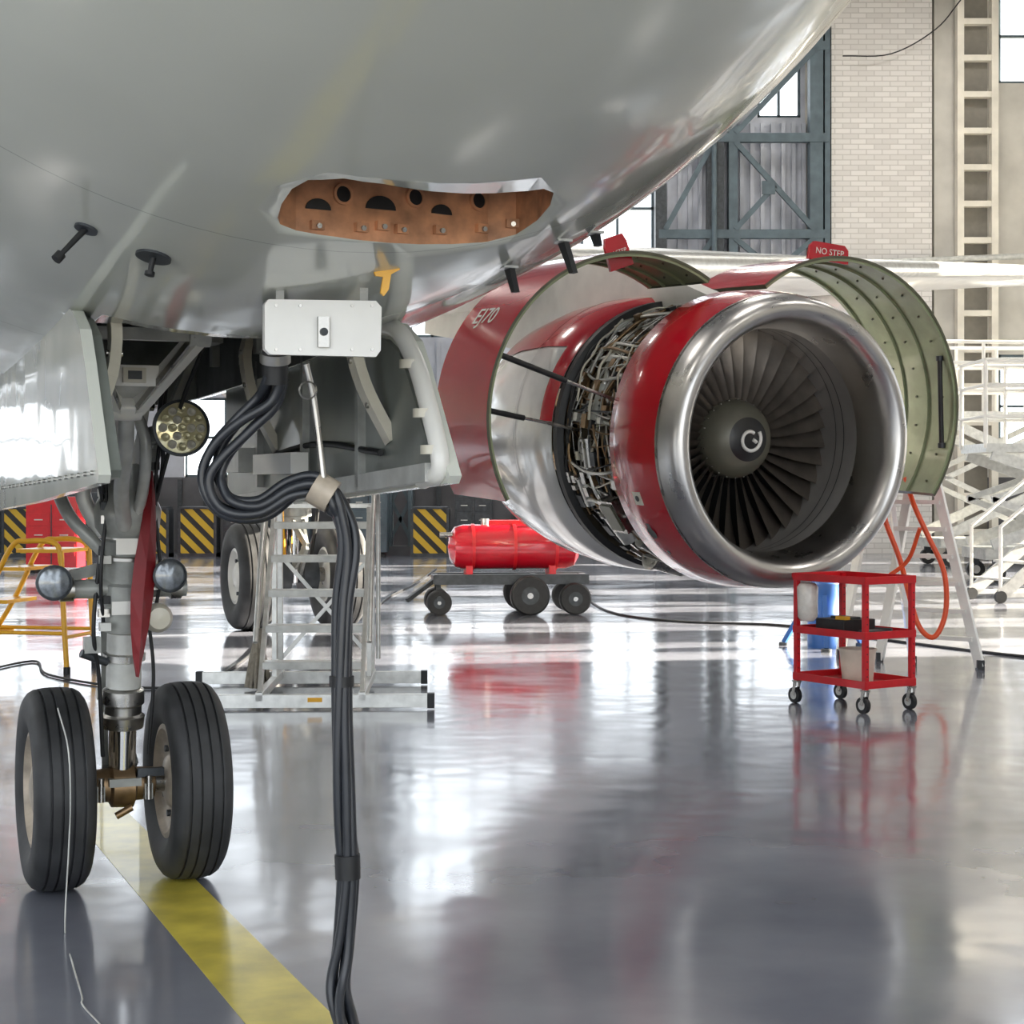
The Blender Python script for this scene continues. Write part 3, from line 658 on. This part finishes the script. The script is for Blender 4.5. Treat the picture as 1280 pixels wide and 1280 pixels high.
# ------------------------------------------------------------------ compressor trolley
TM=Mx.Translation((-0.03,20.3,0))@Mx.Rotation(math.radians(6),4,'Z')
tr=empty('air_compressor_trolley',TM)
b=B()
b.lathe([(0,-.80),(.14,-.78),(.24,-.72),(.27,-.62),(.27,.62),(.24,.72),(.14,.78),(0,.80)],(0.05,0,.80),(1,0,0),RED,40)
for x in(-.45,.05,.55): b.lathe([(.271,-.02),(.28,-.02),(.28,.02),(.271,.02)],(x,0,.8),(1,0,0),REDM,40)
b.cyl((-.3,0,1.05),(-.3,0,1.14),.05,STEEL); b.cyl((.35,-.1,1.02),(.35,-.1,1.12),.03,BRONZE); b.box((.0,.1,1.08),(.5,.25,.08),REDM); b.cyl((-.7,-.1,.95),(-.85,-.1,.95),.03,STEEL)
for x in(-.5,.5): b.box((x,0,.52),(.08,.4,.12),REDM)
child(b,'tank',tr)
b=B()
b.box((0,-.25,.42),(1.85,.07,.12),DGREY); b.box((0,.25,.42),(1.85,.07,.12),DGREY); b.box((0,0,.45),(1.7,.5,.03),DGREY)
for x in(-.9,.9,.3): b.box((x,0,.42),(.07,.5,.1),DGREY)
for x,y,r in((-.87,-.3,.15),(-.87,.3,.15),(.2,-.42,.235),(.2,.42,.235),(.75,-.35,.19),(.75,.35,.19)):
    b.lathe([(r*.45,-.06),(r*.9,-.065),(r,-.04),(r,.04),(r*.9,.065),(r*.45,.06)],(x,y,r),(0,1,0),BLACK,32); b.cyl((x,y-.05,r),(x,y+.05,r),r*.5,DGREY,n=20); b.cyl((x,y-.065,r),(x,y+.065,r),r*.15,STEEL,n=12)
    b.beam((x,y*.7,.4),(x,y*.85,r),.05,.05,DGREY)
for x in(.2,.75,-.87): b.cyl((x,-.4,.2),(x,.4,.2),.03,DGREY)
b.beam((-.9,-.1,.42),(-1.25,-.3,.18),.05,.05,DGREY)
child(b,'chassis',tr)
# ------------------------------------------------------------------ aluminium platform steps
PM=Mx.Translation((-1.42,12.2,0))@Mx.Rotation(math.radians(2),4,'Z'); st=empty('platform_ladder',PM); b=B()
b.beam((-.72,-.72,.06),(.82,-.72,.06),.06,.09,ALU); b.beam((-.95,.7,.06),(.75,.7,.06),.06,.09,ALU)
for y,x0,x1 in((-.72,-.72,.84),(.7,-.95,.77)):
    for x in(x0,x1): b.box((x,y,.06),(.05,.075,.1),BLACK)
b.beam((-.33,-.75,.09),(-.33,.75,.09),.05,.06,ALU); b.beam((.37,-.75,.09),(.37,.75,.09),.05,.06,ALU)
for x in(-.33,.37):
    b.beam((x,-.7,.1),(x,.25,1.35),.03,.08,ALU); b.beam((x,.7,.1),(x,.62,1.38),.04,.05,ALU); b.beam((x,.25,.1),(x,.25,1.35),.035,.04,ALU)
    b.beam((x,.25,1.36),(x,.7,1.36),.04,.06,ALU)
    b.tube([(x*1.12,-.62,.45),(x*1.12,-.3,1.0),(x*1.12,.1,1.5),(x*1.12,.3,1.55),(x*1.12,.6,1.5),(x*1.12,.72,1.2),(x*1.12,.74,.2)],.018,ALU,10)
for i in range(5):
    z=.30+.25*i*.95; y=-.7+.95*(z-.1)/1.25; b.box((.02,y,z),(.68,.17,.03),ALU); b.box((.02,y-.08,z-.01),(.68,.012,.05),LGREY)
b.box((.02,.47,1.38),(.7,.45,.03),ALU); b.beam((-.33,.7,.2),(.37,.66,1.0),.02,.03,ALU); b.beam((.37,.7,.2),(-.33,.66,1.0),.02,.03,ALU)
b.box((.05,-.752,.07),(.1,.004,.03),YEL)
child(b,'frame',st,.003)
# mop
b=B(); mc=at(322,845,12.6)
for i in range(60):
    a=random.uniform(0,2*PI); r=random.uniform(.02,.10); t_=V((mc.x,mc.y,.42))
    b.tube([t_,V((mc.x+r*.5*math.cos(a),mc.y+r*.5*math.sin(a),.27)),V((mc.x+r*math.cos(a),mc.y+r*math.sin(a),.02))],.014,CLOTH,6,3)
b.cyl((mc.x,mc.y,.38),(mc.x,mc.y,.46),.035,CLOTH,n=12); b.cyl((mc.x,mc.y,.42),(mc.x+.06,mc.y+.12,1.4),.012,CREAM,n=10); b.make('mop')
# ------------------------------------------------------------------ yellow step stool
YM=Mx.Translation((-4.1,14.0,0))@Mx.Rotation(math.radians(-12),4,'Z'); b=B()
for y in(-.25,.25):
    b.tube([(-.55,y,.03),(-.2,y,.55),(.05,y,1.02),(.2,y,1.08),(.45,y,1.06),(.5,y,.9)],.022,YEL,10); b.tube([(.5,y,1.0),(.52,y,.5),(.55,y,.03)],.022,YEL,10); b.cyl((-.35,y,.33),(.53,y,.33),.016,YEL)
for z,x in((.3,-.36),(.58,-.15),(.85,.0)): b.box((x+.06,0,z),(.22,.5,.03),YEL)
b.box((.3,0,1.0),(.4,.5,.03),YEL); b.cyl((.54,-.25,.3),(.54,.25,.3),.016,YEL)
for x in(-.56,.55):
    for y in(-.25,.25): b.cyl((x,y,0),(x,y,.06),.028,BLACK,n=12)
b.make('yellow_step_ladder',YM)
# ------------------------------------------------------------------ white A-frame ladder with orange hose
b=B()
f1,f2=V((3.90,14.0,.02)),V((3.42,14.35,.02)); t1,t2=V((3.50,14.35,2.08)),V((3.20,14.55,2.08))
r1,r2=V((3.20,14.65,.02)),V((2.92,14.95,.02))
for f_,t_ in((f1,t1),(f2,t2),(r1,t1),(r2,t2)):
    b.beam(f_,t_,.04,.08,WHITE); b.box(f_+V((0,0,.02)),(.06,.07,.08),BLACK)
for i in range(1,9):
    k=i/9; b.beam(f1.lerp(t1,k),f2.lerp(t2,k),.09,.035,WHITE)
    if i%2: b.beam(r1.lerp(t1,k),r2.lerp(t2,k),.03,.03,WHITE)
b.box((t1+t2)/2+V((0,0,.02)),(.3,.28,.04),WHITE)
b.beam(f1.lerp(t1,.35),r1.lerp(t1,.35),.012,.03,WHITE); b.beam(f2.lerp(t2,.35),r2.lerp(t2,.35),.012,.03,WHITE)
b.make('white_step_ladder')
b=B(); b.tube([at(1132,598,13.95),at(1142,630,13.8),at(1160,670,13.75),at(1180,715,13.7),at(1182,765,13.7),at(1168,796,13.7),at(1150,785,13.75),at(1138,750,13.8),at(1125,700,13.9),at(1108,655,13.95),at(1106,640,13.95)],.022,ORANGE,10)
b.tube([at(1150,660,13.75),at(1135,700,13.85),at(1108,722,13.9)],.018,ORANGE,10); b.make('orange_hose')
b=B(); c=V((2.95,15.9,0))
b.lathe([(0,0),(.15,0),(.155,.02),(.15,.3),(.158,.31),(.158,.33),(.15,.34),(.15,.6),(.158,.61),(.15,.63),(.1,.66),(.05,.68),(.05,.85),(0,.85)],c,(0,0,1),BLUE,32)
for a in range(3):
    t=a*2*PI/3+.4; b.beam(c+V((.13*math.cos(t),.13*math.sin(t),.5)),c+V((.42*math.cos(t),.42*math.sin(t),.03)),.04,.04,BLUE); b.cyl(c+V((.42*math.cos(t),.42*math.sin(t),0)),c+V((.42*math.cos(t),.42*math.sin(t),.03)),.05,DGREY)
b.make('hydraulic_jack')
# ------------------------------------------------------------------ maintenance platforms at right
def platform(X,Yy,h,rot,w=4.4):
    SM=Mx.Translation((X,Yy,0))@Mx.Rotation(rot,4,'Z'); sl_=empty('scissor_lift_platform',SM); b=B()
    L0,L1=-w/2,w/2
    b.box((0,0,h),(w,1.5,.14),ALU); b.box((0,0,.45),(w,1.4,.18),LGREY)
    for y in(-.72,.72):
        for z in(.5,1.0,1.4): b.cyl((L0,y,h+z),(L1,y,h+z),.035,WHITE,n=10)
        for i in range(7): x=L0+w*i/6; b.cyl((x,y,h),(x,y,h+1.4),.035,WHITE,n=10)
        b.beam((L0+.1,y,.6),(L1-.1,y,h-.1),.07,.18,ALU); b.beam((L1-.1,y,.6),(L0+.1,y,h-.1),.07,.18,ALU)
        b.beam((L0+.1,y,(h+.5)/2),(0,y,h-.1),.05,.1,ALU); b.beam((L0+.1,y,(h+.5)/2),(0,y,.6),.05,.1,ALU)
        b.beam((L1-.1,y,(h+.5)/2),(0,y,h-.1),.05,.1,ALU); b.beam((L1-.1,y,(h+.5)/2),(0,y,.6),.05,.1,ALU)
    for x in(L0,L1):
        for z in(.5,1.0,1.4): b.cyl((x,.72,h+z),(x,-.72,h+z),.03,WHITE,n=10)
    b.cyl((0,-.75,(h+.5)/2),(0,.75,(h+.5)/2),.06,STEEL)
    for x in(L0+.2,L1-.2,0):
        for y in(-.6,.6):
            b.cyl((x,y-.05,.15),(x,y+.05,.15),.15,BLACK,n=20); b.cyl((x,y-.055,.15),(x,y+.055,.15),.07,ALU,n=14); b.box((x,y,.3),(.1,.12,.16),DGREY)
    child(b,'frame',sl_)
platform(9.75,27.5,2.15,0); platform(10.6,33,2.9,.1,5.0)
b=B()
for y in(-.4,.4):
    b.beam((-.9,y,.1),(.9,y,1.5),.05,.16,ALU); b.cyl((-.9,y,1.0),(.9,y,2.4),.025,WHITE)
    for k in(0,.5,1): b.cyl((-.9+1.8*k,y,.1+1.4*k),(-.9+1.8*k,y,1.0+1.4*k),.025,WHITE)
for i in range(6): b.box((-.75+i*.29,0,.3+i*.22),(.24,.8,.03),ALU)
b.box((1.5,0,1.5),(1.2,.9,.06),ALU)
for y in(-.4,.4):
    b.cyl((-.9,y-.03,.08),(-.9,y+.03,.08),.08,BLACK); b.cyl((2.0,y-.03,.08),(2.0,y+.03,.08),.08,BLACK); b.beam((2.0,y,.1),(2.0,y,1.5),.05,.05,ALU); b.cyl((2.0,y,1.5),(2.0,y,2.4),.025,WHITE); b.cyl((.9,y,2.4),(2.0,y,2.4),.025,WHITE); b.beam((-.9,y,.1),(2.0,y,.12),.05,.06,ALU)
b.make('access_stairs',Mx.Translation((7.2,22.6,0))@Mx.Rotation(math.radians(12),4,'Z'))
# ------------------------------------------------------------------ background floor items
def haz(px,d,w=.72,h=1.05):
    X=(px-640)*d/F; b=B()
    b.box((0,0,h/2+.04),(w,.5,h-.08),HAZ); b.box((0,0,.04),(w+.12,.6,.08),DGREY); b.box((0,0,h+.02),(w+.06,.56,.05),DGREY); b.box((-w/2-.03,0,h/2),(.06,.52,h),DGREY); b.box((w/2+.03,0,h/2),(.06,.52,h),DGREY)
    b.make('hazard_striped_barrier',Mx.Translation((X,d,0)))
for px in(190,249,538,30): haz(px,36.8)
def cabinet(px,d,w,h,m,nm='tool_cabinet'):
    X=(px-640)*d/F; b=B(); b.box((0,0,h/2+.05),(w,.6,h-.1),m); b.box((0,-.31,h*.5),(.02,.01,h*.8),DGREY)
    for z in(.3,.5,.7): b.box((-w*.25,-.305,h*z),(w*.42,.012,h*.16),m); b.box((w*.25,-.305,h*z),(w*.42,.012,h*.16),m); b.box((-w*.25,-.32,h*z),(.15,.02,.02),ALU); b.box((w*.25,-.32,h*z),(.15,.02,.02),ALU)
    for x in(-w/2+.1,w/2-.1): b.box((x,0,.03),(.08,.5,.06),BLACK)
    b.make(nm,Mx.Translation((X,d,0)),bevel=.01)
cabinet(70,30,.9,1.35,REDM); cabinet(462,37,.8,1.7,BLUEST); cabinet(592,37,.8,1.6,DGREY)
cabinet(115,37,1.2,1.4,DGREY); cabinet(-40,37,1.2,1.5,BLUEST); cabinet(310,37,1.0,1.5,DGREY)
# steel hangar columns standing in front of the back wall
for px in(500,372):
    X=(px-640)*37.6/F; b=B()
    for s_ in(-.22,.22): b.box((s_,0,7.5),(.08,.4,15),BLUEST)
    z=.4
    while z<14.5: b.beam((-.2,0,z),(.2,0,z+.8),.05,.08,BLUEST); b.beam((.2,0,z),(-.2,0,z+.8),.05,.08,BLUEST); z+=.8
    b.box((0,0,.1),(.8,.6,.2),DARKP); b.make('steel_column',Mx.Translation((X,37.8,0)))

# ------------------------------------------------------------------ hangar shell
def slab(name,axis,pos,th,u0,u1,z0,z1,openings,m):
    us=sorted({u0,u1}|{o[0] for o in openings}|{o[1] for o in openings}); zs=sorted({z0,z1}|{o[2] for o in openings}|{o[3] for o in openings})
    b=B()
    for i in range(len(us)-1):
        for j in range(len(zs)-1):
            cu,cz_=(us[i]+us[i+1])/2,(zs[j]+zs[j+1])/2
            if not any(o[0]<cu<o[1] and o[2]<cz_<o[3] for o in openings):
                c=(cu,pos,cz_) if axis=='x' else (pos,cu,cz_)
                s_=(us[i+1]-us[i],th,zs[j+1]-zs[j]) if axis=='x' else (th,us[i+1]-us[i],zs[j+1]-zs[j])
                b.box(c,s_,m if isinstance(m,bpy.types.Material) else m(cu,cz_))
    return b.make(name)
WN=[0]
def window(axis,pos,u0,u1,z0,z1,nu,nz):
    WN[0]+=1; b=B(); t=.06
    def bx(u,z,su,sz,w=.1):
        if axis=='x': b.box((u,pos,z),(su,w,sz),BLUEST)
        else: b.box((pos,u,z),(w,su,sz),BLUEST)
    for i in range(nu+1): bx(u0+(u1-u0)*i/nu,(z0+z1)/2,t if 0<i<nu else t*2,z1-z0)
    for j in range(nz+1): bx((u0+u1)/2,z0+(z1-z0)*j/nz,u1-u0,t if 0<j<nz else t*2)
    b.make('window_%d'%WN[0])
ops=[]
for a,c in((-22,-18.2),(-17.2,-13.4),(-12.4,-8.6),(-7.6,-3.8),(-2.8,1.0)):
    ops+= [(a,c,5.0,12.0),(a,c,1.75,3.6)]
ops+= [(1.6,3.3,5.0,12.0),(5.7,6.7,10.1,12.8),(3.8,5.1,10.1,12.8),(1.8,3.6,1.75,3.6),(4.4,6.8,1.75,3.6),(11.3,13.6,10.9,14.2),(9.3,9.9,2.0,4.2),(11.3,14,2.2,4.6)]
slab('wall_back','x',39.15,.3,-24,15,0,15,ops,lambda u,z:(DARKP if z<1.7 else (CONC if u>7.2 else PANEL)))
for o in ops:
    window('x',39.1,*o,max(2,int((o[1]-o[0])/.8)),max(2,int((o[3]-o[2])/.95)))
opr=[(y,y+w_,.8,7.5) for y,w_ in((16.6,1.8),(19.6,1.3),(22.2,2.0),(25.6,1.4),(28.6,2.4),(32.8,2.4))]
slab('wall_right','y',15.15,.3,-8,39.3,0,15,opr,CONC)
for o in opr: window('y',15.1,*o,2,5)
opl=[(y,y+3.4,2.2,11) for y in(2,7,12,17,22,27,32)]
slab('wall_left','y',-24.15,.3,-8,39.3,0,15,opl,CONC)
for o in opl: window('y',-24.1,*o,4,8)
slab('wall_front_added','x',-8.15,.3,-24,15,0,15,[(-18,12,0,9.5)],CONC)  # unseen front wall, added to cut flat frontal light and strengthen backlight
b=B(); x=3.4
while x<7.1:
    b.box((x,38.94,7.3),(.09,.1,5.3),PANEL); x+=.24
x=-23.9
while x<7.1:
    b.box((x,38.96,.85),(.1,.08,1.7),DGREY); b.box((x,38.96,4.3),(.1,.08,1.2),PANEL); x+=.6
b.make('hangar_door_cladding')  # corrugation ribs of the hangar door panels, set against the back wall
b=B(); b.box((8.45,38.7,7.5),(2.3,.6,15),BRICK); b.make('wall_brick_pier')
b=B(); b.box((9.95,38.8,7.5),(.5,.4,15),CONC); b.make('trim_1')
b=B()
for x,w in((3.4,.25),(4.65,.38),(5.05,.2),(6.95,.3),(7.2,.12)): b.box((x,38.5,7.5),(w,.35,15),BLUEST if x>5 else DGREY)
for z in(5.6,7.3,9.5,11.6): b.box((5.3,38.4,z),(3.9,.18,.2),BLUEST)
for (xa,za,xb,zb) in((5.1,5.7,6.9,7.2),(5.1,7.2,6.9,5.7),(5.1,9.4,6.9,7.4),(5.1,7.4,6.0,8.4),(5.1,9.6,6.9,11.5),(3.5,7.4,4.6,9.4),(3.5,5.7,4.6,7.2)):
    b.beam((xa,38.35,za),(xb,38.35,zb),.1,.12,BLUEST)
b.box((5.85,38.3,8.35),(.3,.05,.3),BLUEST); b.cyl((4.6,38.2,5.0),(4.6,38.2,15),.06,BLUEST)
b.make('hangar_door_steel_frame')
b=B()
LC=mat('lattice_paint',(220,215,203),.6,0,0,.14,2)
for x in(10.2,10.98): b.box((x,38.3,7.5),(.15,.25,15),LC)
z=.5
while z<15: b.box((10.59,38.3,z),(.7,.2,.13),LC); z+=.83
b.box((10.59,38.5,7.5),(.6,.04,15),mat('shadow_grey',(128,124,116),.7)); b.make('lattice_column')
b=B(); b.tube([(7.5,38.1,11.3),(8.6,38.1,11.35),(9.6,38.1,11.9),(10.2,38.1,12.6),(11,38.1,13.6)],.015,BLACK,6); b.make('wall_cable')
b=B(); b.cyl((7.3,38.2,6.6),(14.9,38.2,6.9),.07,LGREY); b.box((9,38.3,6.6),(.1,.2,.2),DGREY); b.box((12,38.3,6.8),(.1,.2,.2),DGREY); b.make('wall_pipe')
b=B(); b.add([(-24,-8,0),(15,-8,0),(15,39,0),(-24,39,0)],[(0,1,2,3)],FLOOR); b.make('floor')
b=B(); b.add([(-150,-150,-.03),(150,-150,-.03),(150,150,-.03),(-150,150,-.03)],[(0,1,2,3)],mat('apron_concrete',(170,168,160),.8,0,0,.1,.5)); b.make('ground')
b=B(); b.box((-4.5,15.5,15.15),(39,47.5,.3),CEIL); b.make('ceiling')
b=B()
for y in range(-6,39,6):
    b.box((-4.5,y,14.7),(38.6,.25,.25),BLUEST); b.box((-4.5,y,13.5),(38.6,.25,.2),BLUEST)
    x=-23
    while x<14: b.beam((x,y,13.5),(x+1.2,y,14.7),.1,.1,BLUEST); b.beam((x+1.2,y,14.7),(x+2.4,y,13.5),.1,.1,BLUEST); x+=2.4
b.make('roof_trusses')
b=B(); b.box((.15,-4,.001),(.25,12,.0015),YLINE); b.make('yellow_guide_line',AM)
# ------------------------------------------------------------------ lights
for x in(-15,-6,3,10):  # fill lights added under the ceiling, with invented fixtures
    for y in(2,12,24,34):
        l=bpy.data.lights.new('added_fill_lamp','AREA'); l.energy=220; l.size=1.6; l.color=(1,.95,.88)
        o=bpy.data.objects.new('added_fill_lamp_light',l); sc.collection.objects.link(o)
        b=B(); b.lathe([(.1,.55),(.15,.5),(.3,.3),(.6,.1),(.8,.03),(.8,.06),(.1,.5)],(0,0,0),(0,0,1),ALU,24); b.cyl((0,0,.5),(0,0,1.9),.02,DGREY)
        f_=b.make('added_fill_lamp',Mx.Translation((x,y,13.03))); o.parent=f_; o.location=(0,0,-.03)
l=bpy.data.lights.new('sun','SUN'); l.energy=72; l.angle=.015; l.color=(1,.89,.72)
o=bpy.data.objects.new('sun',l); o.rotation_euler=V((-1,-.14,-.29)).to_track_quat('-Z','Y').to_euler(); o.location=(30,20,20); sc.collection.objects.link(o)
w=bpy.data.worlds.new('sky'); sc.world=w; w.use_nodes=True
bg=w.node_tree.nodes['Background']; bg.inputs[0].default_value=(.88,.94,1.0,1); bg.inputs[1].default_value=3.2
cam=bpy.data.cameras.new('camera'); co=bpy.data.objects.new('camera',cam); sc.collection.objects.link(co)
co.location=CAMW; co.rotation_euler=(PI/2,0,0); cam.sensor_width=36; cam.lens=F/1280*36; cam.shift_y=-31/1280; cam.clip_end=500
sc.camera=co
sc.view_settings.view_transform='Standard'
